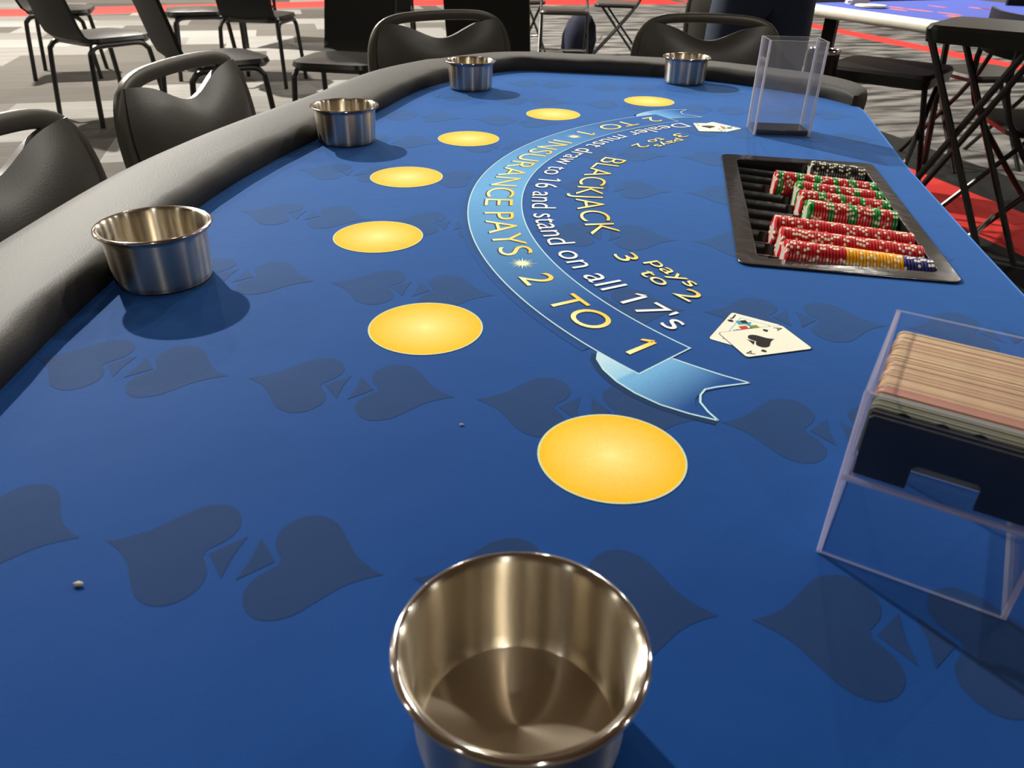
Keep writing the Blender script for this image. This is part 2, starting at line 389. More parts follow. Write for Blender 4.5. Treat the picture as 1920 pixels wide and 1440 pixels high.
for a in range(-3, 6):
    for b_ in range(-3, 9):
        o_ = L0+le1*a+le2*b_
        for sgn in (1, -1):
            for shp in (body, stem):
                poly = [o_+ex*sgn*(.008+x)+ey*y for x, y in shp]
                for q in outside_hole(poly):
                    if len(q) > 2 and all(inpoly(v, outer) for v in q):
                        try:
                            f = bm.faces.new([bm.verts.new((v.x, v.y, ZT+.00015+(.00004 if shp is stem else 0))) for v in q]); f.material_index = 1
                            if f.normal.z < 0: f.normal_flip()
                        except ValueError: pass
bmesh.ops.triangulate(bm, faces=[f for f in bm.faces if f.material_index == 1])
bm.normal_update()
for f in bm.faces:
    if f.material_index == 1 and f.normal.z < 0: f.normal_flip()
bm.to_mesh(felt.data); bm.free()
# under-structure
def shrink(k, z): return [(AC.x-.25+(x-AC.x+.25)*k, AC.y+(y-AC.y)*k) for x, y in outer]
ap = MB(); o2 = [( .12+(x-.12)*.93, .95+(y-.95)*.93) for x, y in outer]
n = len(o2)
ap.add([(x, y, ZT-.035) for x, y in o2]+[(x, y, ZT-.09) for x, y in o2], [(i, (i+1) % n, n+(i+1) % n, n+i) for i in range(n)])
toT(ap.build('apron', m_plate, table))
for (x, y) in ((-.22, .42), (.34, .42), (-.06, 1.55), (.46, 1.5)):
    g = MB(); g.tube([(x, y, 0.0), (x, y, ZT-.05)], .018, 12); toT(g.build('leg', m_black, table))

# printed artwork -------------------------------------------------
def polar(r, th): t = math.radians(th); return AC+Vector((math.cos(t), math.sin(t)))*r
def printed(name, polys, z, colf, parent=table, tri=True):
    mat = m_bprint if name.startswith(('banner_shadow', 'insurance', 'ribbon_tail', 'ribbon_shadow')) else m_print
    """polys: list of lists of Vector2; colf(x,y)->rgb"""
    bm = bmesh.new()
    for q in polys:
        try: bm.faces.new([bm.verts.new((v[0], v[1], z)) for v in q])
        except ValueError: pass
    if tri: bmesh.ops.triangulate(bm, faces=[f for f in bm.faces if len(f.verts) > 4])
    bm.normal_update()
    for f in bm.faces:
        if f.normal.z < 0: f.normal_flip()
    me = bpy.data.meshes.new(name); bm.to_mesh(me); bm.free()
    ca = me.color_attributes.new('Col', 'FLOAT_COLOR', 'POINT')
    for i, v in enumerate(me.vertices): ca.data[i].color = (*colf(v.co.x, v.co.y), 1)
    o = link(name, me, parent, [mat], False)
    if parent is table: toT(o)
    return o
def lerp(a, b, t): t = max(0, min(1, t)); return tuple(x+(y-x)*t for x, y in zip(a, b))
def const(c): return lambda x, y: c
def stroke(P, w):
    P = [Vector(p) for p in P]; out = []; L = []; R_ = []
    for i, p in enumerate(P):
        t = (P[min(i+1, len(P)-1)]-P[max(i-1, 0)]).normalized(); n = Vector((-t.y, t.x))
        L.append(p+n*w/2); R_.append(p-n*w/2)
    return [[L[i], L[i+1], R_[i+1], R_[i]] for i in range(len(P)-1)]
def arc(r, a, b, n=60): return [polar(r, a+(b-a)*i/n) for i in range(n+1)]
SKY = srgb(150, 200, 226); PALE = (.50, .74, .80); DARKSH = (.004, .012, .04)
# betting spots
SPOTS = [(.2526, 1.5445), (.0631, 1.4116), (-.0760, 1.2227), (-.1457, 1.0088), (-.1473, .7850), (-.0734, .5730), (.0652, .3979)]
def spotcol(c):
    def f(x, y):
        d = math.hypot(x-c[0], y-c[1])/.0468
        return lerp((1.0, .84, .30), (.98, .50, .004), max(0, (d-.03))**.62) if d < 1.0 else (.55, .70, .50)
    return f
for c in SPOTS:
    rad = [0, .002, .005, .009, .014, .02, .026, .032, .038, .043, .0467, .0469, .048]; K = 72
    polys = []
    for i in range(len(rad)-1):
        for k in range(K):
            a, b = 2*PI*k/K, 2*PI*(k+1)/K
            q = [Vector(c)+Vector((math.cos(t), math.sin(t)))*r for r, t in ((rad[i], a), (rad[i+1], a), (rad[i+1], b), (rad[i], b))]
            if i == 0: q = [q[0], q[1], q[2]]
            polys.append(q)
    tag(printed('betting_spot', polys, ZT+.0004, spotcol(c)), 'printed golden betting circle with pale rim')
# insurance banner
MID = 170.7
def bandcol(x, y):
    d = Vector((x, y))-AC; th = math.degrees(math.atan2(d.y, d.x)) % 360
    t = 1-min(1, max(0, abs(th-MID)-6)/34.0)
    return lerp(BLUE, (.16, .42, .66), t**.9)
polys = []
n = 90
for i in range(n):
    a, b = 119.8+(221.6-119.8)*i/n, 119.8+(221.6-119.8)*(i+1)/n
    for r0, r1 in ((.541, .573), (.573, .605)):
        polys.append([polar(r0, a), polar(r1, a), polar(r1, b), polar(r0, b)])
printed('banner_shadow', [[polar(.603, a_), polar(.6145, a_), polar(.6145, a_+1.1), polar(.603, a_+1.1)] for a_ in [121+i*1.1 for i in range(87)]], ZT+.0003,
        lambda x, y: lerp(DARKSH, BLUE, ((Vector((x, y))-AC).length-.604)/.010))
printed('insurance_banner', polys, ZT+.0004, bandcol)
# ribbon tails
tl = [(.606, 217.6), (.614, 218.3), (.6215, 219.7), (.6265, 221.4), (.6285, 223.2), (.6275, 225.2), (.6225, 227.1), (.616, 228.9)]
nt_ = [(.611, 227.9), (.604, 226.9), (.5955, 226.4), (.586, 226.2), (.577, 226.6), (.566, 227.3), (.554, 228.1)]
bk = [(.5585, 226.0), (.562, 224.0), (.566, 221.8)]
mm = lambda L_: [(r, 2*MID-t) for r, t in L_]
for flip in (False, True):
    f_ = mm if flip else (lambda L_: L_)
    T1, T2, T3 = f_(tl), f_([(.616, 228.9)]+nt_), f_(bk)
    edge = f_([(.604, 221.6), (.605, 220.2), (.605, 218.8)])
    def tcol(x, y, fl=flip):
        d = Vector((x, y))-AC; th = math.degrees(math.atan2(d.y, d.x)) % 360
        if fl: th = 2*MID-th
        if th < 221.4: return lerp((.60, .80, .85), (.30, .58, .75), (th-217.6)/3.8)
        return lerp((.17, .42, .68), BLUE, (th-222)/4.6)
    def itp(L_, x):
        L_ = sorted(L_)
        for (x0, y0), (x1, y1) in zip(L_, L_[1:]):
            if x <= x1: return y0+(y1-y0)*max(0, (x-x0)/(x1-x0))
        return L_[-1][1]
    rout = [(t, r) for r, t in tl]; rin = [(t, r) for r, t in bk+[nt_[-1]]]
    ends = sorted([((r-.554)/(.616-.554), t) for r, t in nt_]+[(1.0, 228.9)])
    pp = (lambda r, t: polar(r, 2*MID-t)) if flip else polar
    parts = []
    for k in range(14):
        a0, a1 = 217.6+4.1*k/14, 217.6+4.1*(k+1)/14
        parts.append([pp(.605, a0), pp(max(.6052, itp(rout, a0)), a0), pp(itp(rout, a1), a1), pp(.605, a1)])
    NW, NS_ = 16, 16
    def gp(i, j):
        w_ = j/NW; te = itp(ends, w_); th = 221.7+(te-221.7)*i/NS_
        ri, ro = itp(rin, th), itp(rout, th); return pp(ri+(ro-ri)*w_, th)
    for i in range(NS_):
        for j in range(NW): parts.append([gp(i, j), gp(i, j+1), gp(i+1, j+1), gp(i+1, j)])
    printed('ribbon_tail', parts, ZT+.00045, tcol)
    st = stroke([polar(*p) for p in T1], .0016)+stroke([polar(*p) for p in T2], .0016)+stroke([polar(*p) for p in T3[::-1]][0:0] or [polar(*p) for p in ([T2[-1]]+T3)], .0016)
    st += stroke([polar(*p) for p in f_([(.541, 221.6), (.605, 221.7)])], .0014)
    printed('ribbon_outline', st, ZT+.00055, const(PALE))
    printed('ribbon_shadow', stroke([polar(r+.003, t) for r, t in T1], .006), ZT+.0003, const(DARKSH))
printed('banner_outline', stroke(arc(.605, 119.8, 221.7, 120), .0014)+stroke(arc(.541, 119.8, 221.7, 120), .0014), ZT+.0005, const(PALE))
# lettering
def glyphs(s, bold=0.0):
    cu = bpy.data.curves.new('t', 'FONT'); cu.body = s; cu.size = 1; cu.resolution_u = 5; cu.offset = bold
    o = bpy.data.objects.new('t', cu); C.objects.link(o); dg = bpy.context.evaluated_depsgraph_get(); dg.update()
    me = bpy.data.meshes.new_from_object(o.evaluated_get(dg)); bpy.data.objects.remove(o)
    vs = [v.co.copy() for v in me.vertices]; fs = [tuple(p.vertices) for p in me.polygons]; bpy.data.meshes.remove(me)
    return vs, fs
CAPH = 0.729
def stringmesh(s, bold):
    vs, fs = glyphs(s, bold)
    for i, ch in enumerate(s):
        if ch == '1':
            xr = max(v.x for v in glyphs(s[:i+1], bold)[0]); b = len(vs)
            vs += [Vector(p) for p in ((xr-.075, .729, 0), (xr-.24, .60, 0), (xr-.24, .53, 0), (xr-.075, .62, 0))]; fs.append((b, b+1, b+2, b+3))
    return vs, fs
def arctext(name, s, rb, caph, t0, t1, col, z=ZT+.0008, sh=.0016, bold=0.0, parent=table):
    vs, fs = stringmesh(s, bold); x0 = min(v.x for v in vs); x1 = max(v.x for v in vs)
    def mp(v, dr=0, dt=0):
        th = t0+(v.x-x0)/(x1-x0)*(t1-t0)+dt; r = rb-v.y/CAPH*caph+dr
        return polar(r, th)
    ymax = max(v.y for v in vs)
    for nm, dz, dr, dt, cf in ((name+'_drop_shadow', 0, sh, .08*sh/.0016, None), (name, .00012, 0, 0, col)):
        me = bpy.data.meshes.new(nm); P = [mp(v, dr, dt) for v in vs]
        me.from_pydata([(p.x, p.y, z-.0002+dz) for p in P], [], fs); me.update()
        if me.polygons and sum(p.normal.z for p in me.polygons) < 0: me.flip_normals()
        ca = me.color_attributes.new('Col', 'FLOAT_COLOR', 'POINT')
        for i, v in enumerate(vs): ca.data[i].color = (*((.006, .010, .03) if cf is None else cf(v.y/CAPH)), 1)
        toT(link(nm, me, parent, [m_print], False))
gold = lambda t: lerp((.95, .50, .03), (.98, .92, .55), 1-t)
goldi = lambda t: lerp((.98, .92, .45), (.97, .60, .04), t)
silver = lambda t: (.86, .88, .90)
arctext('banner_lettering', 'INSURANCE PAYS', .586, .037, 146.8, 196.9, goldi, bold=-.008)
for a, b in ((121.9, 140.3), (202.2, 219.3)):
    arctext('banner_lettering', '2  TO  1', .588, .034, a, b, goldi, bold=-.002)
arctext('rule_lettering', "Dealer must draw to 16 and stand on all 17's", .529, .031, 120.4, 218.4, silver, sh=.0010, bold=-.004)
arctext('blackjack_lettering', 'BLACKJACK', .475, .037, 152.0, 192.4, goldi, bold=-.010)
for s_ in (0, -73.0):
    a = 200+s_
    arctext('payout_lettering', '3', .4745, .024, a-.4, a+2.1, goldi, bold=-.004)
    arctext('payout_lettering', 'to', .4735, .019, a+5.6, a+10.0, goldi)
    arctext('payout_lettering', '2', .4745, .024, a+12.2, a+14.9, goldi, bold=-.004)
    arctext('payout_lettering', 'pays', .4500, .018, a+3.2, a+11.9, goldi)
for th in (143.1, 199.2):
    c = polar(.572, th); pts = []
    for k in range(32):
        rr = (.0155 if k % 4 == 0 else .0125) if k % 2 == 0 else .0055
        pts.append(c+Vector((math.cos(2*PI*k/32), math.sin(2*PI*k/32)))*rr)
    printed('starburst', [[c, pts[k], pts[(k+1) % 32]] for k in range(32)], ZT+.00065, lambda x, y, c=c: lerp((.95, .92, .55), (.35, .62, .60), math.hypot(x-c.x, y-c.y)/.015))
# printed pair of cards (artwork), lower right and its turned twin
def cardart(rot):
    def W(p):
        d = Vector(p)-AC; c_, s_ = math.cos(rot), math.sin(rot)
        return AC+Vector((d.x*c_-d.y*s_, d.x*s_+d.y*c_))
    IV = srgb(240, 238, 220); BK = (.012, .011, .010)
    def card(corner, e, f, w_, h_):
        e = Vector(e).normalized(); f = Vector(f).normalized(); c = Vector(corner)
        return lambda x, y: W(c+e*x+f*y), w_, h_
    def place(fr, poly): return [fr(x, y) for x, y in poly]
    def rect(fr, w_, h_, r=.003, g=0): return [fr(w_/2+x, h_/2+y) for x, y in rrect(w_+g, h_+g, r)]
    # jack
    J, jw, jh = card((.1935, .6145), (.038, -.0245), (-.031, -.0505), .044, .0600)
    printed('printed_card', [rect(J, jw, jh, g=.0008)], ZT+.0003, const(BK)); tag(printed('printed_card', [rect(J, jw, jh)], ZT+.00036, const(IV)), 'printed jack of spades on the felt')
    F = printed('card_frame_print', [place(J, [(.0095, .006), (.036, .006), (.036, .054), (.0095, .054)])], ZT+.0004, const((.20, .48, .72)))
    printed('card_frame_print', [place(J, [(.0103, .0068), (.0352, .0068), (.0352, .0532), (.0103, .0532)])], ZT+.00044, const(IV))
    rnd = random.Random(3); cols = [(.55, .05, .03), (.20, .26, .06), (.05, .35, .45), (.62, .22, .05), (.30, .04, .04), (.10, .30, .20), (.85, .80, .6)]
    for k in range(30):
        x = .013+.0195*rnd.random(); y = .012+.036*rnd.random(); a = rnd.random()*6; s_ = .0022+.003*rnd.random(); nn = rnd.choice((3, 4, 5))
        printed('card_figure_print', [place(J, [(x+s_*math.cos(a+2*PI*i/nn), y+s_*math.sin(a+2*PI*i/nn)) for i in range(nn)])], ZT+.00047+k*.000004, const(rnd.choice(cols)))
    def pip(fr, x, y, s, ang, z):
        b, st = spade_shape(s, s*.56); c_, s_ = math.cos(ang), math.sin(ang)
        for q in (b, st if s > .01 else [(s*.84, 0), (s*1.15, s*.24), (s*1.15, -s*.24)]):
            q = [(px, py*(s/.066 if (q is st) else 1)) for px, py in q] if q is st else q
            printed('pip_print', [place(fr, [(x+px*c_-py*s_, y+px*s_+py*c_) for px, py in q])], z, const(BK))
    def letter(fr, ch, x, y, h, ang, z):
        vs, fs = glyphs(ch, .01); c_, s_ = math.cos(ang), math.sin(ang)
        me = bpy.data.meshes.new('index_print'); P = [fr(x+(v.x*c_-v.y*s_)*h/CAPH, y+(v.x*s_+v.y*c_)*h/CAPH) for v in vs]
        me.from_pydata([(p.x, p.y, z) for p in P], [], fs); me.update()
        if sum(p.normal.z for p in me.polygons) < 0: me.flip_normals()
        ca = me.color_attributes.new('Col', 'FLOAT_COLOR', 'POINT')
        for i in range(len(vs)): ca.data[i].color = (*BK, 1)
        toT(link('index_print', me, table, [m_print], False))
    # frame (x along width, y down the card) is left handed: letters drawn turned by pi about x through fr of mirrored y
    Jm = lambda x, y: J(x, -y)
    letter(Jm, 'J', .003, -.0105, .0075, 0, ZT+.0006)
    pip(J, .0045, .0140, .0048, PI/2, ZT+.0006); pip(J, .0150, .0085, .0062, PI/2, ZT+.00065)
    # ace
    A, aw, ah = card((.1725, .5735), (.0570, .0165), (.0130, -.0405), .0600, .0435)
    printed('printed_card', [rect(A, aw, ah, g=.0009)], ZT+.0007, const(BK)); tag(printed('printed_card', [rect(A, aw, ah)], ZT+.00076, const(IV)), 'printed ace of spades on the felt')
    pip(A, .0395, .0215, .0205, PI, ZT+.00085)
    Am = lambda x, y: A(x, -y)
    letter(Am, 'A', .0515, -.0085+.0005, .0075, PI/2*0-PI/2+PI, ZT+.00085) if False else None
    # indices at two corners, tops toward the card's ends
    letter(Am, 'A', .0105, -.0395, .0075, PI/2, ZT+.00085) if False else None
    Ar = lambda x, y: A(.0600-y, x) if False else A(y, x)
    return A, letter, pip
for rot in (0.0, math.radians(-107.6)):
    A, letter, pip = cardart(rot)
    # card text axes: right = +f (across), up = +e (along) read from the far long side
    def Aup(x, y, A=A): return A(y, x)          # x across the card, y along it (towards its +e end)
    letter(Aup, 'A', .0025, .0505, .0068, 0, ZT+.00085)
    letter(lambda x, y, A=A: A(.0600-y, .0435-x), 'A', .0025, .0505, .0068, 0, ZT+.00085)
    pip(A, .0440, .0058, .0045, PI, ZT+.00085) ; pip(A, .0160, .0377, .0045, 0, ZT+.00085)

# ---------------------------------------------------------------- steel cup holders
cup = thing('cup_holder', 'x', 'cup holder', (0, 0, ZT+.001))
body_p = [(.0005, 0), (.038, 0), (.0402, .0008), (.0420, .0035), (.0431, .0085), (.0449, .0455), (.0457, .0490), (.0474, .0505)]
g = MB(); g.lathe(body_p, 96); g.build('cup_wall', m_steel, cup, fix=False)
g = MB(); g.lathe([(.0474, .0530), (.0462, .0522), (.0455, .0505), (.0449, .0470), (.0445, .0430), (.0430, .0080), (.0426, .0045), (.0412, .0018)], 96); g.build('cup_inside', m_steel, cup, fix=False)
g = MB(); g.lathe([(.0415, .00185), (.0395, .0014), (.020, .0014), (.0003, .0014)], 96); g.build('cup_floor', m_steelf, cup, fix=False)
lipp = [(.0489+.0020*math.cos(2*PI*k/14), .0516+.0018*math.sin(2*PI*k/14)) for k in range(15)]
g = MB(); g.lathe(lipp, 96); g.build('rolled_lip', m_lip, cup, fix=False)
for o in cup.children:
    bm = bmesh.new(); bm.from_mesh(o.data)
    if o.name.startswith('cup_wall') or o.name.startswith('rolled'): bmesh.ops.recalc_face_normals(bm, faces=bm.faces)
    bm.to_mesh(o.data); bm.free()
CUPS = [((.0056, .2020), 'steel cup holder in the foreground, seen from above'),
        ((-.3272, .6619), 'steel cup holder at the left, second nearest, against the padded rail'),
        ((-.2589, 1.1893), 'middle steel cup holder of the three along the left rail'),
        ((-.0962, 1.6371), 'steel cup holder at the far left corner of the table'),
        ((.3572, 1.7531), 'steel cup holder on the far side in front of the far right chair')]
for i, ((x, y), lb) in enumerate(CUPS):
    c = cup if i == 0 else dup(cup)
    c.location = (x, y, ZT+.001); c['label'] = lb; c['group'] = 'steel cup holders around the rail'

# ---------------------------------------------------------------- chip tray
tray = thing('chip_tray', 'black chip tray with ten grooves set into the felt', 'chip tray', (TC.x, TC.y, ZT), TA)
g = MB()
ow, oh = .213, .437
def flange(z0, z1):
    n = 7; O = rrect(ow, oh, .012, n); I = [(x+.0018, y-.0015) for x, y in rrect(.1745, .392, .010, n)]
    N_ = len(O); vs = []
    for z in (z0, z1): vs += [(x*1.0, y*1.0, z) for x, y in O]+[(x, y, z) for x, y in I]
    fs = []
    for i in range(N_):
        j = (i+1) % N_
        fs += [(2*N_+i, 2*N_+j, 3*N_+j, 3*N_+i), (j, i, N_+i, N_+j), (i, j, 2*N_+j, 2*N_+i), (N_+j, N_+i, 3*N_+i, 3*N_+j)]
    return vs, fs
g.add(*flange(.0006, .0026)); fl = g.build('flange', m_flange, tray)
bv = fl.modifiers.new('bevel', 'BEVEL'); bv.width = .0009; bv.segments = 2; bv.limit_method = 'ANGLE'
ZC0 = -.007; TILT = .062; R_CH = .0195; PIT = .039
def cz(u): return ZC0-TILT*u
g = MB(); NS = 10; vs = []
for r in range(10):
    vc = -.0015+(r-4.5)*PIT
    for k in range(NS+1):
        t = math.radians(200+140*k/NS)
        vs.append((vc+.0204*math.cos(t)*.955, .0204*math.sin(t)))
us = (-.0855, .0890); V2 = []
for u in us: V2 += [(u, v, cz(u)+z) for v, z in vs]
nn = len(vs); g.add(V2, [(i, i+1, nn+i+1, nn+i) for i in range(nn-1)])
# end walls and side walls
for u in us:
    V3 = [(u, v, cz(u)+z) for v, z in vs]+[(u, v, .0015) for v, z in vs]
    g.add(V3, [(i, i+1, nn+i+1, nn+i) for i in range(nn-1)])
for v, z in (vs[0], vs[-1]): g.add([(us[0], v, cz(us[0])+z), (us[1], v, cz(us[1])+z), (us[1], v, .0015), (us[0], v, .0015)], [(0, 1, 2, 3)])
g.build('grooved_well', m_gloss, tray, fix=False)

# chips ----------------------------------------------------------
def chipmats(nm, col): return simple(nm, col, .35, noise=.06, nscale=300)
m_spot = simple('chip_cream', srgb(240, 234, 205), .4, noise=.04, nscale=200)
m_face = simple('chip_face', srgb(205, 195, 185), .4, noise=.3, nscale=300)
def chipmesh(nm, col):
    g = MB(); K = 72; T = .0032
    prof = [(.0120, T/2), (.0185, T/2), (.0195, T/2-.0006), (.0195, -T/2+.0006), (.0185, -T/2), (.0120, -T/2)]
    vs = []; fs = []; ms = []
    for (r, z) in prof: vs += [(z, r*math.cos(2*PI*k/K), r*math.sin(2*PI*k/K)) for k in range(K)]
    for i in range(5):
        for k in range(K):
            fs.append((i*K+k, i*K+(k+1) % K, (i+1)*K+(k+1) % K, (i+1)*K+k))
            kk = (k//2) % 9; ms.append(1 if (kk in (0, 2) and i in (1, 2, 3)) or (i in (0, 4) and kk in (0, 2)) else 0)
    b0 = len(vs); vs += [(T/2, 0, 0), (-T/2, 0, 0)]
    for k in range(K):
        fs.append((b0, k, (k+1) % K)); ms.append(2); fs.append((b0+1, 5*K+(k+1) % K, 5*K+k)); ms.append(2)
    g.v = vs; g.f = fs; g.m = ms
    o = g.build(nm, [chipmats('chip_'+nm, col), m_spot, m_face]); me = o.data; bpy.data.objects.remove(o); return me
CH = dict(red=chipmesh('red', srgb(196, 22, 34)), green=chipmesh('green', srgb(8, 140, 50)), black=chipmesh('black', (.012, .012, .012)),
          yellow=chipmesh('yellow', srgb(245, 175, 20)), blue=chipmesh('blue', srgb(42, 42, 120)))
def rg(n):
    seq = []
    while len(seq) < n: seq += ['green']*random.choice((2, 3, 3)) + ['red']*random.choice((4, 5, 5, 6))
    return seq[:n]
rows = [(9, .013, ['black']*22, 'the far end of the tray, all black'), (7, -.0415, rg(39), 'the first mixed row from the far end'),
        (6, -.020, rg(32), 'the second mixed row from the far end'), (5, -.020, rg(32), 'the third mixed row from the far end'), (4, -.016, rg(31), 'the fourth mixed row from the far end'),
        (2, -.0636, ['red']*45, 'the farthest of the three long red rows'), (1, -.059, ['red']*44, 'the middle of the three long red rows'),
        (0, -.0605, ['blue']*9+['yellow']*17+['red']*18, 'the row nearest the card box')]
ang = math.atan(TILT)
for r, ul, seq, where in rows:
    vc = -.0015+(r-4.5)*PIT; u = .0865
    for i, cname in enumerate(seq):
        u -= .0033/2
        p = tw(u, vc); o = bpy.data.objects.new('poker_chip', CH[cname]); C.objects.link(o)
        o.location = (p.x, p.y, ZT+cz(u)); o.rotation_euler = Matrix.Rotation(TA, 3, 'Z').to_4x4().to_euler()
        R_ = Matrix.Rotation(TA, 4, 'Z') @ Matrix.Rotation(ang, 4, 'Y') @ Matrix.Rotation(random.random()*6.28, 4, 'X')
        o.rotation_euler = R_.to_euler()
        tag(o, '%s poker chip with white edge spots in %s' % (cname, where), 'poker chip', '%s chips in %s' % (cname, where))
        u -= .0033/2

# ---------------------------------------------------------------- clear boxes
def panel(g, c, d, R, edge_axis):
    # big faces clear (0), rim faces edge (1)
    x, y, z = [q/2 for q in d]
    vs = [Vector((sx*x, sy*y, sz*z)) for sz in (-1, 1) for sy in (-1, 1) for sx in (-1, 1)]
    vs = [R @ (v+Vector(c)) for v in vs]
    F = [((0, 2, 3, 1), 2), ((4, 5, 7, 6), 2), ((0, 1, 5, 4), 1), ((2, 6, 7, 3), 1), ((0, 4, 6, 2), 0), ((1, 3, 7, 5), 0)]
    b = len(g.v); g.v += [tuple(v) for v in vs]
    for f, ax in F: g.f.append(tuple(b+i for i in f)); g.m.append(0 if ax == edge_axis else 1)
I3 = Matrix.Identity(3)
# card box: local x along its front, y to its back
bx = thing('card_box', 'clear acrylic card box with black insert, full of playing cards, at right', 'card box', (.1688, .3129, ZT+.0008), math.radians(-30.4))
Wb, Db, Hb, t = .0915, .1085, .1030, .0022
g = MB()
panel(g, (Wb/2, t/2, Hb/2), (Wb, t, Hb), I3, 1); panel(g, (Wb/2, Db-t/2, Hb/2), (Wb, t, Hb), I3, 1)
panel(g, (t/2, Db/2, Hb/2), (t, Db-2*t, Hb), I3, 0); panel(g, (Wb-t/2, Db/2, Hb/2), (t, Db-2*t, Hb), I3, 0)
g.build('clear_walls', [m_clear, m_edge], bx, smooth=False)
g = MB(); panel(g, (Wb/2, Db/2, .0520), (Wb-2*t-.0004, Db-2*t-.0004, .0028), I3, 2); g.build('clear_shelf', [m_clear, m_edge], bx, smooth=False)
for (x, y) in ((t/2, t/2), (Wb-t/2, t/2), (t/2, Db-t/2), (Wb-t/2, Db-t/2)): g = MB(); g.tube([(x, y, 0), (x, y, Hb)], .0013, 10); g.build('corner_seam', m_edge, bx)
g = MB(); g.tube([(0.001, .0006, .052), (Wb-.001, .0006, .052)], .0015, 8); g.build('shelf_seam', m_edge, bx)
g = MB(); y0 = .0055; x0, x1 = .0052, Wb-.0052; zb, zt_ = .0540, .0895; nx0, nx1, nz = .0300, .0605, .0145
poly = [(x0, zb), (nx0, zb), (nx0, zb+nz-.002), (nx0+.002, zb+nz), (nx1-.002, zb+nz), (nx1, zb+nz-.002), (nx1, zb), (x1, zb), (x1, zt_-.002), (x1-.002, zt_), (x0+.002, zt_), (x0, zt_-.002)]
g.prism(poly, -.0013, .0013, 0, Matrix(((1, 0, 0), (0, 0, -1), (0, 1, 0))), (0, y0, 0))
g.box((Wb/2, y0+.0045, zt_+.0002), (x1-x0-.001, .0065, .0016))
for s_ in (x0+.0008, x1-.0008): g.box((s_, y0+.006, (zb+nz+zt_)/2), (.0014, .010, zt_-zb-nz))
g.build('black_insert', m_insert, bx)
g = MB(); panel(g, (Wb/2, Db/2+.003, .0640), (x1-x0, Db-.020, .0016), I3, 2); g.build('card_ledge', [m_clear, m_edge], bx, smooth=False)
# playing cards standing in the box
cm = [simple('card_edge_cream', srgb(200, 172, 138), .6, noise=.12, nscale=90), simple('card_edge_tan', srgb(182, 152, 122), .6, noise=.15, nscale=90), simple('card_edge_pink', srgb(190, 140, 126), .6, noise=.1, nscale=90), simple('shaded_card_face', srgb(150, 150, 132), .5, noise=.05, nscale=90)]  # last one greyed: shade at the box front put into the card colour
def cardmesh(i, m):
    g = MB(); cw, chh = .0835, .0300
    g.prism(rrect(cw, chh, .004, 4), -.00033, .00033, 0, Matrix(((1, 0, 0), (0, 0, -1), (0, 1, 0))))
    o = g.build('playing_card', [m]); me = o.data; bpy.data.objects.remove(o); return me
CM = [cardmesh(i, m) for i, m in enumerate(cm)]
Rz = Matrix.Rotation(math.radians(-30.4), 3, 'Z'); base = Vector((.1688, .3129, ZT+.0008))
NC = 112
for i in range(NC):
    d = .0105+i*.0016 if i < 6 else .0205+(i-6)*.00074
    k = 3 if i < 6 else (2 if 6 <= i < 15 or random.random() < .12 else (1 if random.random() < .35 else 0))
    o = bpy.data.objects.new('playing_card', CM[k]); C.objects.link(o)
    dx = random.uniform(-.0004, .0004)+(.0006 if (i//14) % 2 else 0); dz = random.uniform(-.0003, .0002)-(.0006*(6-i) if i < 6 else 0)
    o.location = base+Rz @ Vector((Wb/2+dx, d, .0806+dz)); o.rotation_euler = (0, 0, math.radians(-30.4))
    if i == 0: tag(o, 'front playing card in the card box, its black pips just showing', 'playing card'); front = o
    else: tag(o, 'playing card standing on edge in the packed clear card box', 'playing card', 'cards packed in the card box')
# pips on the front card
g = MB(); fy = -.00045
for (x, z) in ((-.0260, .0118), (-.0090, .0118), (.0070, .0118)):
    pts = [(x+.0042*math.cos(a), z-.001+.0045*math.sin(a)) for a in [2*PI*k/16 for k in range(16)]]
    g.add([(px, fy, pz) for px, pz in pts], [tuple(range(16))])
for (x, z) in ((.0250, .0124), (.0272, .0110), (.0228, .0110)):
    pts = [(x+.0018*math.cos(a), z+.0018*math.sin(a)) for a in [2*PI*k/12 for k in range(12)]]
    g.add([(px, fy, pz) for px, pz in pts], [tuple(range(12))])
g.build('pips', m_plate, front, smooth=False)

# discard holder
dh = thing('discard_holder', 'empty tall clear acrylic discard holder with black base, beyond the chip tray', 'discard holder', (.3865, 1.2850, ZT+.0008), math.radians(-3.5))
W2, D2, H2 = .0895, .0580, .1420
g = MB()
panel(g, (W2/2, t/2, H2/2), (W2, t, H2), I3, 1); panel(g, (W2/2, D2-t/2, H2/2), (W2, t, H2), I3, 1)
panel(g, (t/2, D2/2, H2/2), (t, D2-2*t, H2), I3, 0); panel(g, (W2-t/2, D2/2, H2/2), (t, D2-2*t, H2), I3, 0)
g.build('clear_walls', [m_clear2, m_rimedge], dh, smooth=False)
for (x, y) in ((t/2, t/2), (W2-t/2, t/2), (t/2, D2-t/2), (W2-t/2, D2-t/2)): g = MB(); g.tube([(x, y, 0), (x, y, H2)], .0021, 10); g.build('corner_seam', m_rimedge, dh)
g = MB(); g.box((W2/2, D2/2, .0045), (W2-2*t-.001, D2-2*t-.001, .008)); bs = g.build('black_base', m_gloss, dh)
bv = bs.modifiers.new('bevel', 'BEVEL'); bv.width = .0012; bv.segments = 2

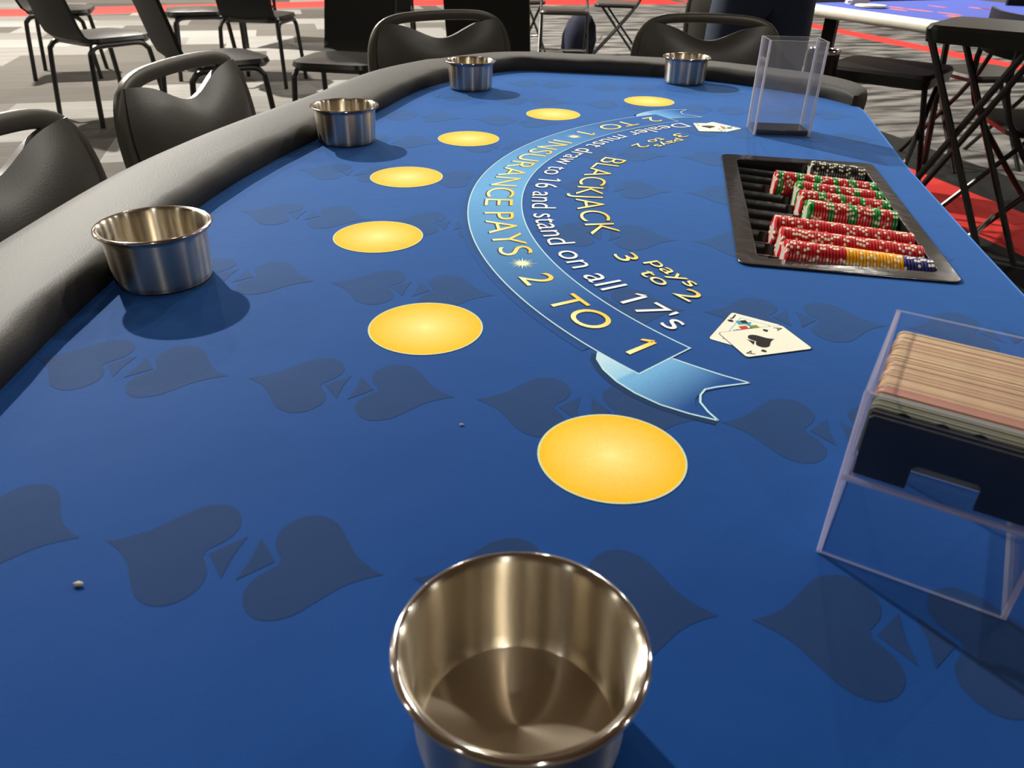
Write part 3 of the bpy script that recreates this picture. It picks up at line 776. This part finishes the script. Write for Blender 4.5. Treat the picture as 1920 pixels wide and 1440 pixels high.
# ---------------------------------------------------------------- chairs
def legpath(*p): return smoothpath(p, 4)
def band(g, P, hw, ht, n=12):
    # flat oval band: wide in the plane of the back, thin across it
    P = [Vector(p) for p in P]; N = len(P); vs = []
    ax = Vector((0, 1, .12)).normalized()
    for i, p in enumerate(P):
        t = (P[min(i+1, N-1)]-P[max(i-1, 0)]).normalized(); e = t.cross(ax).normalized()
        for k in range(n):
            c_, s_ = math.cos(2*PI*k/n), math.sin(2*PI*k/n)
            vs.append(p+e*hw*math.copysign(abs(c_)**.6, c_)+ax*ht*math.copysign(abs(s_)**.6, s_))
    g.add(vs, [(i*n+k, i*n+(k+1) % n, (i+1)*n+(k+1) % n, (i+1)*n+k) for i in range(N-1) for k in range(n)])
def padded_chair():
    """faces +y in its own frame, backrest at y=-.20; origin on floor"""
    t_ = thing('padded_chair', 'x', 'chair')
    H, Wc, lean = .815, .425, .10
    def B(x, z): return (x, -.20-(z-.45)*lean*1.2, z)
    # back frame: flat tube rounded rectangle
    pts = [(-Wc/2+.02, .50), (-Wc/2+.004, .60), (-Wc/2, .68), (-Wc/2+.006, .745), (-Wc/2+.03, .79), (-Wc/2+.075, .811), (-.06, .818), (.06, .818), (Wc/2-.075, .811), (Wc/2-.03, .79), (Wc/2-.006, .745), (Wc/2, .68), (Wc/2-.004, .60), (Wc/2-.02, .50)]
    g = MB(); P = smoothpath([B(x, z) for x, z in pts], 4); band(g, P, .0135, .0085); g.build('back_frame', m_frame, t_)
    # pad: front surface bulged, top edge dipping in the middle
    g = MB(); nu, nv = 22, 14; fr = []; bk_ = []
    for j in range(nv+1):
        for i in range(nu+1):
            u_ = -1+2*i/nu; v_ = j/nv
            hw = (Wc/2-.008)*(1-.05*(1-v_))*(1-.11*max(0, v_-.72)**1.5/.28**1.5)
            ztop = .806-.046*math.exp(-(u_/.5)**2)
            z = .50+(ztop-.50)*v_; x = u_*hw
            bulge = .024*(1-abs(u_)**3.5)*(1-abs(2*v_-1)**4)
            b = B(x, z); fr.append((b[0], b[1]+.004+bulge+.006, b[2])); bk_.append((b[0], b[1]+.001, b[2]))
    n1 = nu+1; fs = [(j*n1+i, j*n1+i+1, (j+1)*n1+i+1, (j+1)*n1+i) for j in range(nv) for i in range(nu)]
    off = len(fr); fs += [tuple(off+k for k in f[::-1]) for f in fs]
    rim = [i for i in range(nu)]; 
    loop = [i for i in range(n1)]+[j*n1+nu for j in range(1, nv+1)]+[nv*n1+i for i in range(nu-1, -1, -1)]+[j*n1 for j in range(nv-1, 0, -1)]
    fs += [(loop[k], off+loop[k], off+loop[(k+1) % len(loop)], loop[(k+1) % len(loop)]) for k in range(len(loop))]
    g.add(fr+bk_, fs); g.build('backrest', m_chairvinyl, t_)
    g = MB(); ps = rrect(.41, .40, .06, 5)
    g.v = [(x, y, .425) for x, y in ps]+[(x*1.0, y, .455) for x, y in ps]+[(x*.9, y*.9, .470) for x, y in ps]+[(0, 0, .474)]
    n = len(ps); g.f = [tuple(range(n))[::-1]]+[(i, (i+1) % n, n+(i+1) % n, n+i) for i in range(n)]+[(n+i, n+(i+1) % n, 2*n+(i+1) % n, 2*n+i) for i in range(n)]+[(2*n+i, 2*n+(i+1) % n, 3*n) for i in range(n)]; g.m = [0]*len(g.f)
    g.build('seat', m_chairvinyl, t_)
    for s in (-1, 1):
        g = MB(); g.tube(legpath(B(s*(Wc/2-.02), .52), (s*.19, -.17, .42), (s*.185, .17, .012), (s*.185, .185, .0)), .011, 8); g.build('leg', m_frame, t_)
        g = MB(); g.tube([(s*.17, .12, .42), (s*.175, -.22, .0)], .011, 8); g.build('leg', m_frame, t_)
    g = MB(); g.tube([(-.175, -.16, .08), (.175, -.16, .08)], .008, 8); g.build('stretcher', m_frame, t_)
    return t_
m_seat = simple('glossy_seat_vinyl', (.013, .012, .011), .28, noise=.2, nscale=12, spec=.5)
def stack_chair():
    t_ = thing('stacking_chair', 'x', 'chair')
    def B(z): return -.19-max(0, z-.46)*.25-(.0 if z > .56 else 0)
    g = MB(); w0, w1 = .155, .165; zs = [.43, .44, .47, .52, .60, .70, .80, .86, .88]
    ys = [-.12, -.16, -.195, -.215, -.235, -.262, -.29, -.307, -.312]
    vs = []
    for k, (z, y) in enumerate(zip(zs, ys)):
        hw = .19 if k < 7 else (.18 if k == 7 else .15)
        for i in range(9):
            u_ = -1+i/4; vs.append((u_*hw, y-.012*(1-u_*u_), z))
    nf = len(vs); vs += [(x, y+.018, z) for x, y, z in vs]
    fs = [(j*9+i, j*9+i+1, (j+1)*9+i+1, (j+1)*9+i) for j in range(8) for i in range(8)]
    fs2 = [tuple(nf+q for q in f[::-1]) for f in fs]
    lp = list(range(9))+[j*9+8 for j in range(1, 9)]+[72+i for i in range(7, -1, -1)]+[j*9 for j in range(7, 0, -1)]
    fs3 = [(lp[k], nf+lp[k], nf+lp[(k+1) % len(lp)], lp[(k+1) % len(lp)]) for k in range(len(lp))]
    g.add(vs, fs+fs2+fs3); g.build('backrest', m_plate, t_)
    g = MB(); ps = rrect(.43, .42, .09, 6); n = len(ps)
    g.v = [(x*.92, y*.92+.03, .415) for x, y in ps]+[(x, y+.03, .435) for x, y in ps]+[(x*.97, y*.97+.03, .455) for x, y in ps]+[(x*.7, y*.7+.03, .464) for x, y in ps]+[(0, .03, .466)]
    g.f = [tuple(range(n))[::-1]]+[(r*n+i, r*n+(i+1) % n, (r+1)*n+(i+1) % n, (r+1)*n+i) for r in range(3) for i in range(n)]+[(3*n+i, 3*n+(i+1) % n, 4*n) for i in range(n)]; g.m = [0]*len(g.f)
    g.build('seat', m_seat, t_)
    for s in (-1, 1):
        g = MB(); g.tube(legpath((s*.205, -.02, .418), (s*.205, .12, .416), (s*.207, .165, .39), (s*.21, .18, .34), (s*.225, .21, 0)), .0145, 8); g.build('leg', m_black, t_)
        g = MB(); g.tube(legpath((s*.205, -.02, .418), (s*.205, -.13, .416), (s*.207, -.17, .39), (s*.21, -.185, .34), (s*.225, -.22, 0)), .0145, 8); g.build('leg', m_black, t_)
    return t_
def x_chair(h=.45, hb=.80, name='folding_chair', high=False):
    t_ = thing(name, 'x', 'chair')
    g = MB(); ps = rrect(.40, .38, .05, 5); n = len(ps)
    g.v = [(x*.97, y*.97, h-(.05 if high else .03)) for x, y in ps]+[(x, y, h-.012) for x, y in ps]+[(x*.96, y*.96, h) for x, y in ps]+[(0, 0, h+.003)]
    g.f = [tuple(range(n))[::-1]]+[(r*n+i, r*n+(i+1) % n, (r+1)*n+(i+1) % n, (r+1)*n+i) for r in range(2) for i in range(n)]+[(2*n+i, 2*n+(i+1) % n, 3*n) for i in range(n)]; g.m = [0]*len(g.f)
    g.build('seat', m_seat, t_)
    if high:
        for s in (-1, 1):
            g = MB(); g.tube([(s*.185, -.17, h-.02), (s*.195, .24, 0)], .011, 8); g.build('leg', m_black, t_)
            g = MB(); g.tube([(s*.170, .12, h-.02), (s*.175, -.24, 0)], .011, 8); g.build('leg', m_black, t_)
    else:
        for s in (-1, 1):
            g = MB(); g.tube(legpath((s*.17, -.24, hb-.06), (s*.19, -.20, h+.02), (s*.20, .20, 0)), .011, 8); g.build('leg', m_black, t_)
            g = MB(); g.tube([(s*.180, .12, h-.02), (s*.185, -.24, 0)], .011, 8); g.build('leg', m_black, t_)
        g = MB(); vs = []
        for j in range(2):
            for i in range(9):
                u_ = -1+i/4; vs.append((u_*.19, -.245-.03*(1-u_*u_), hb-.13+j*.14))
        nf = 18; vs += [(x, y+.012, z) for x, y, z in vs]
        lp = list(range(9))+list(range(17, 8, -1))
        g.add(vs, [(i, i+1, 10+i, 9+i) for i in range(8)]+[(nf+9+i, nf+10+i, nf+i+1, nf+i) for i in range(8)]+[(lp[k], nf+lp[k], nf+lp[(k+1) % 18], lp[(k+1) % 18]) for k in range(18)])
        g.build('backrest', m_plate, t_)
    g = MB(); g.tube([(-.19, .12*(1 if not high else 1), .16), (.19, .12, .16)], .008, 8); g.build('crossbar', m_chrome, t_)
    return t_
def face(deg): return math.radians(deg)-PI/2          # heading (direction the chair looks) to its z turn
pc = padded_chair()
PCH = [((-.437, .899), -10, 'leftmost padded chair pulled up to the table rail, cut by the frame', .957),
       ((-.383, 1.435), -12, 'padded chair with dipped backrest behind the left rail, between two cup holders', .934),
       ((-.10, 2.20), -58, 'padded chair at the far left corner of the table', 1.025),
       ((.527, 2.233), -97, 'padded chair at the far side behind the farthest cup holder', .985),
       ((.92, 3.75), -110, 'black padded chair further back, behind the chair at the far side', 1)]
for i, ((x, y), hd, lb, sx) in enumerate(PCH):
    c = pc if i == 0 else dup(pc); c.location = (x, y, 0); c.rotation_euler = (0, 0, face(hd)); c['label'] = lb
    c['group'] = 'padded chairs'; c.scale = (sx, 1, 1)
s_c = stack_chair()
SCH = [((-2.42, 4.76), 56, 'black stacking chair with tall curved back at far left, nearest the left edge'),
       ((-1.52, 4.05), 40, 'black stacking chair right behind the padded chair at the left rail'),
       ((-.86, 4.10), -100, 'black stacking chair with wide upright back and glossy seat, left of centre'),
       ((-.10, 3.95), 80, 'black stacking chair behind the far left corner chair, only its back showing'),
       ((-1.85, 5.95), 85, 'black stacking chair farther back with its seat facing away, left of centre'),
       ((-3.35, 6.10), 20, 'black stacking chair at the back left, between two tall chair backs'),
       ((-2.35, 6.20), 200, 'black stacking chair at the back left beside the farther chair with thin legs'),
       ((-1.05, 6.60), 100, 'small black stacking chair far back, left of the upright chair back')]
for i, ((x, y), hd, lb) in enumerate(SCH):
    c = s_c if i == 0 else dup(s_c); c.location = (x, y, 0); c.rotation_euler = (0, 0, face(hd)); c['label'] = lb; c['group'] = 'stacking chairs in the room'
f_c = x_chair()
FCH = [((.36, 6.85), -92, 'black folding chair with bright seat in the far middle, facing the table'),
       ((.86, 7.55), 170, 'black folding chair in the far middle, seen from its side'),
       ((2.35, 4.15), 100, 'black folding chair under the second table at the right edge'),
       ((-.02, 7.6), -60, 'black folding chair in the far middle, behind the bright-seated one')]
for i, ((x, y), hd, lb) in enumerate(FCH):
    c = f_c if i == 0 else dup(f_c); c.location = (x, y, 0); c.rotation_euler = (0, 0, face(hd)); c['label'] = lb; c['group'] = 'folding chairs in the room'
h1 = x_chair(.60, name='folding_stool', high=True); h1.location = (1.44, 3.20, 0); h1.rotation_euler = (0, 0, face(50))
h1['label'] = 'black folding stool beside the table edge, in front of the second table'; h1['category'] = 'stool'
h2 = x_chair(.80, name='folding_stool', high=True); h2.location = (1.53, 2.66, 0); h2.rotation_euler = (0, 0, face(-40))
h2['label'] = 'taller black folding stool with crossed legs at the right edge'; h2['category'] = 'stool'
h3 = dup(f_c); h3.location = (1.98, 2.98, 0); h3.rotation_euler = (0, 0, face(-10)); h3['label'] = 'black folding chair closest to the dealer side, mostly outside the frame at right'; h3['group'] = 'folding chairs in the room'

# ---------------------------------------------------------------- second game table
t2 = thing('gaming_table', 'second blue gaming table with cream edge, at the upper right', 'table', (2.05, 3.85, 0))
def T2(o): o.location = (-2.05, -3.85, 0); return o
e1 = Vector((.39, -.92)).normalized(); e2_ = Vector((.92, .39)).normalized(); o0 = Vector((1.26, 3.55))
def q2(a, b): return o0+e1*a+e2_*b
quad = [q2(-.25, 0), q2(1.35, 0), q2(1.35, 1.15), q2(-.25, 1.15)]
g = MB(); g.prism([(p.x, p.y) for p in quad][::-1], .752, .764); T2(g.build('felt_top', simple('second_felt', srgb(62, 84, 190), .8, noise=.1, nscale=400), t2, smooth=False))
g = MB(); P = [Vector((p.x, p.y, .752)) for p in quad]; g.tube([P[0], P[1]], .026, 12, flat=.9); T2(g.build('edge_trim', m_cream, t2))
g = MB(); g.tube([P[1], P[2], P[3], P[0]], .04, 12); T2(g.build('padded_rail', m_leather, t2))
for a, b in ((-.12, .12), (-.12, 1.0), (1.2, 1.0)):
    g = MB(); p = q2(a, b); g.tube([(p.x, p.y, 0), (p.x+.06*(1 if b < .5 else -1), p.y+.04, .75)], .016, 8); T2(g.build('leg', m_black, t2))
g = MB(); p = q2(-.10, .16); g.box((p.x, p.y, .43), (.05, .26, .62), R=Matrix.Rotation(math.radians(-23), 3, 'Z')); T2(g.build('end_panel', m_plate, t2))
rnd = random.Random(5); g = MB()
for k in range(16):
    p = q2(.05+rnd.random()*.55, .25+rnd.random()*.5); a = rnd.uniform(.04, .08); b = rnd.uniform(.012, .02)
    pts = [(p+e1*math.cos(s)*a+e2_*math.sin(s)*b) for s in [2*PI*i/12 for i in range(12)]]
    g.add([(v.x, v.y, .7645) for v in pts], [tuple(range(12))])
T2(g.build('printed_marks', simple('salmon_print', srgb(238, 120, 96), .8, noise=.1, nscale=200), t2, smooth=False))
for k in range(6):
    g = MB(); g.box((0, 0, 0), (.085, .06, .007)); o = g.build('paper_pad', m_white); p = q2(-.12, .30)
    o.location = (p.x+rnd.uniform(-.004, .004), p.y, .768+.0075*k); o.rotation_euler = (0, 0, rnd.uniform(-.2, .2)); tag(o, 'white pad in the little stack on the second table', 'pad', 'stacked pads on the second table')
g = MB(); g.lathe([(.0005, 0), (.06, 0), (.065, .004), (.062, .010), (.0005, .012)], 32); p = q2(.02, .24); dk = g.build('dealer_disc', m_cream); dk.location = (p.x, p.y, .7645); tag(dk, 'flat cream disc lying on the blue second table', 'disc')

# ---------------------------------------------------------------- bin and bag
b_ = thing('waste_bin', 'slim glossy black bin with a bright rim beside the person', 'bin', (1.12, 3.05, 0))
g = MB(); g.lathe([(.0005, .002), (.050, .002), (.055, .006), (.058, .66), (.055, .66), (.052, .02)], 32); g.build('bin_body', m_gloss, b_)
g = MB(); g.lathe([(.055, .655), (.060, .657), (.061, .665), (.058, .670), (.054, .666), (.055, .655)], 32); g.build('bin_rim', m_chrome, b_)
g = MB()
ring = []
for z, a, b in ((0, .10, .07), (.03, .14, .10), (.16, .15, .11), (.28, .12, .09), (.35, .07, .05), (.37, .02, .015)):
    ring.append([(a*math.copysign(abs(math.cos(2*PI*k/20))**.55, math.cos(2*PI*k/20)), b*math.copysign(abs(math.sin(2*PI*k/20))**.55, math.sin(2*PI*k/20)), z) for k in range(20)])
g.v = [v for r in ring for v in r]; g.f = [(i*20+k, i*20+(k+1) % 20, (i+1)*20+(k+1) % 20, (i+1)*20+k) for i in range(5) for k in range(20)]+[tuple(range(20))[::-1], tuple(100+k for k in range(20))]; g.m = [0]*len(g.f)
bag = g.build('backpack', simple('navy_fabric', (.003, .006, .022), .9, noise=.4, nscale=30)); bag.location = (.52, 7.55, 0); bag.rotation_euler = (0, math.radians(9), math.radians(20)); tag(bag, 'dark blue bag on the floor beneath the bright-seated folding chair', 'bag')

# ---------------------------------------------------------------- person
pr_ = thing('person', 'person standing in dark navy jeans behind the far chair, cut off by the frame', 'person', (.86, 3.02, 0), math.radians(8))
m_skin = simple('skin', (.50, .30, .21), .5, noise=.06, nscale=60); m_jean = simple('navy_denim', (.010, .020, .048), .85, noise=.35, nscale=45, bump=.3, bscale=500)
m_shirt = simple('dark_shirt', (.02, .03, .07), .85, noise=.2, nscale=30); m_hair = simple('brown_hair', (.035, .02, .012), .6, noise=.3, nscale=90); m_shoe = simple('black_shoe', (.01, .01, .01), .5, noise=.2, nscale=50)
def skin(name, V, E, R, mat, parent, root=0, sub=2):
    me = bpy.data.meshes.new(name); me.from_pydata(V, E, []); me.update(); o = bpy.data.objects.new(name, me); C.objects.link(o)
    m = o.modifiers.new('skin', 'SKIN'); m.use_smooth_shade = True
    for i, r in enumerate(R): me.skin_vertices[0].data[i].radius = (r, r) if not isinstance(r, tuple) else r
    me.skin_vertices[0].data[root].use_root = True
    s = o.modifiers.new('sub', 'SUBSURF'); s.levels = sub; s.render_levels = sub
    dg = bpy.context.evaluated_depsgraph_get(); dg.update(); m2 = bpy.data.meshes.new_from_object(o.evaluated_get(dg)); bpy.data.objects.remove(o)
    return link(name, m2, parent, [mat], True)
V = [(0, 0, .96), (0, .01, 1.12), (0, .0, 1.30), (0, 0, 1.43), (0, .01, 1.50), (0, .015, 1.56), (0, .02, 1.66), (0, .015, 1.74)]
R_ = [(.13, .10), (.115, .09), (.14, .10), (.09, .07), .052, .06, .078, .06]; Ed = [(i, i+1) for i in range(7)]
for s in (-1, 1):
    b = len(V); V += [(s*.17, 0, 1.42), (s*.21, -.01, 1.16), (s*.15, .19, 1.08), (s*.12, .22, 1.06), (s*.08, .25, 1.05)]
    R_ += [.055, .043, .027, .03, .025]; Ed += [(3, b), (b, b+1), (b+1, b+2), (b+2, b+3), (b+3, b+4)]
    hb_ = b+4
    for k, (dy, L_) in enumerate(((-.022, .085), (-.008, .098), (.008, .092), (.022, .072))):
        c = len(V); V += [(s*.065, .255, 1.045-dy), (s*(.065-L_*.5), .262, 1.04-dy), (s*(.065-L_*.85), .255, 1.035-dy)]; R_ += [.0095, .0085, .007]; Ed += [(hb_, c), (c, c+1), (c+1, c+2)]
    c = len(V); V += [(s*.10, .235, 1.10), (s*.08, .245, 1.12)]; R_ += [.010, .008]; Ed += [(b+3, c), (c, c+1)]
    b = len(V); V += [(s*.10, 0, .86), (s*.115, .01, .50), (s*.115, -.01, .10), (s*.12, .02, .05), (s*.125, .15, .035)]; R_ += [.085, .058, .042, .04, .03]
    Ed += [(0, b), (b, b+1), (b+1, b+2), (b+2, b+3), (b+3, b+4)]
skin('body', V, Ed, R_, m_skin, pr_)
V = [(0, 0, 1.02), (0, -.005, .93)]; R_ = [(.165, .115), (.175, .125)]; Ed = [(0, 1)]
for s in (-1, 1):
    b = len(V); V += [(s*.095, 0, .84), (s*.102, .005, .68), (s*.112, .01, .50), (s*.115, 0, .28), (s*.118, -.005, .08)]; R_ += [.105, .098, .078, .070, .062]
    Ed += [(1, b)]+[(b+k, b+k+1) for k in range(4)]
skin('jeans', V, Ed, R_, m_jean, pr_, 1)
V = [(0, 0, 1.00), (0, .01, 1.14), (0, 0, 1.31), (0, 0, 1.43)]; R_ = [(.172, .13), (.16, .12), (.175, .12), (.115, .085)]; Ed = [(0, 1), (1, 2), (2, 3)]
for s in (-1, 1): b = len(V); V += [(s*.175, 0, 1.41), (s*.205, -.005, 1.24)]; R_ += [.070, .062]; Ed += [(3, b), (b, b+1)]
skin('shirt', V, Ed, R_, m_shirt, pr_)
g = MB(); 
for i in range(9):
    a = PI*i/8*.62
    for k in range(20):
        th = 2*PI*k/20; g.v.append((.092*math.sin(a)*math.cos(th), .010+.105*math.sin(a)*math.sin(th), 1.70+.105*math.cos(a)))
g.f = [(i*20+k, i*20+(k+1) % 20, (i+1)*20+(k+1) % 20, (i+1)*20+k) for i in range(8) for k in range(20)]; g.m = [0]*len(g.f); g.build('hair', m_hair, pr_)
for s in (-1, 1):
    g = MB(); g.v = []; 
    for y, w_, h_ in ((-.09, .028, .06), (-.05, .040, .085), (.02, .042, .08), (.10, .046, .055), (.16, .038, .045), (.19, .015, .03)):
        g.v += [(s*.12+w_*math.cos(a), y, max(.001, h_*.5+h_*.5*math.sin(a))) for a in [2*PI*k/14 for k in range(14)]]
    g.f = [(i*14+k, i*14+(k+1) % 14, (i+1)*14+(k+1) % 14, (i+1)*14+k) for i in range(5) for k in range(14)]+[tuple(range(14)), tuple(70+k for k in range(14))]; g.m = [0]*len(g.f); g.build('shoe', m_shoe, pr_)
# face details on the head (turned away from the table)
g = MB()
for s in (-1, 1): g.lathe([(.0004, .003), (.007, .0), (.008, -.004)], 10, c=(s*.030, .092, 1.675))
g.build('eyes', m_shoe, pr_)

# crumbs on the felt
m_crumb = simple('crumb', (.45, .40, .36), .8, noise=.3, nscale=900)
for i, (x, y, r, lb) in enumerate([(-.2185, .2775, .0022, 'small pale flake of lint on the felt near the lower left spades'), (-.0335, .4290, .0013, 'tiny crumb on the felt left of the nearest betting circle')]):
    bm = bmesh.new(); bmesh.ops.create_icosphere(bm, subdivisions=2, radius=r)
    for v in bm.verts: v.co = Vector((v.co.x*random.uniform(.7, 1.5), v.co.y*random.uniform(.4, .9), v.co.z*.45))
    me = bpy.data.meshes.new('lint'); bm.to_mesh(me); bm.free(); o = link('lint', me, None, [m_crumb]); o.location = (x, y, ZT+r*.45+.0003); tag(o, lb, 'lint')

# folding table among the chairs at the back left
ft = thing('folding_table', 'dark folding table standing among the chairs at the back left, only its legs showing', 'table', (-1.75, 7.75, 0), math.radians(-12))
g = MB(); g.prism(rrect(1.8, .75, .03, 4), .715, .745); g.build('table_top', m_plate, ft)
for sx in (-1, 1):
    for sy in (-1, 1):
        g = MB(); g.tube([(sx*.70, sy*.30, 0), (sx*.70, sy*.30, .715)], .016, 8); g.build('leg', m_black, ft)
    g = MB(); g.tube([(sx*.70, -.30, .30), (sx*.70, .30, .30)], .012, 8); g.build('crossbar', m_black, ft)
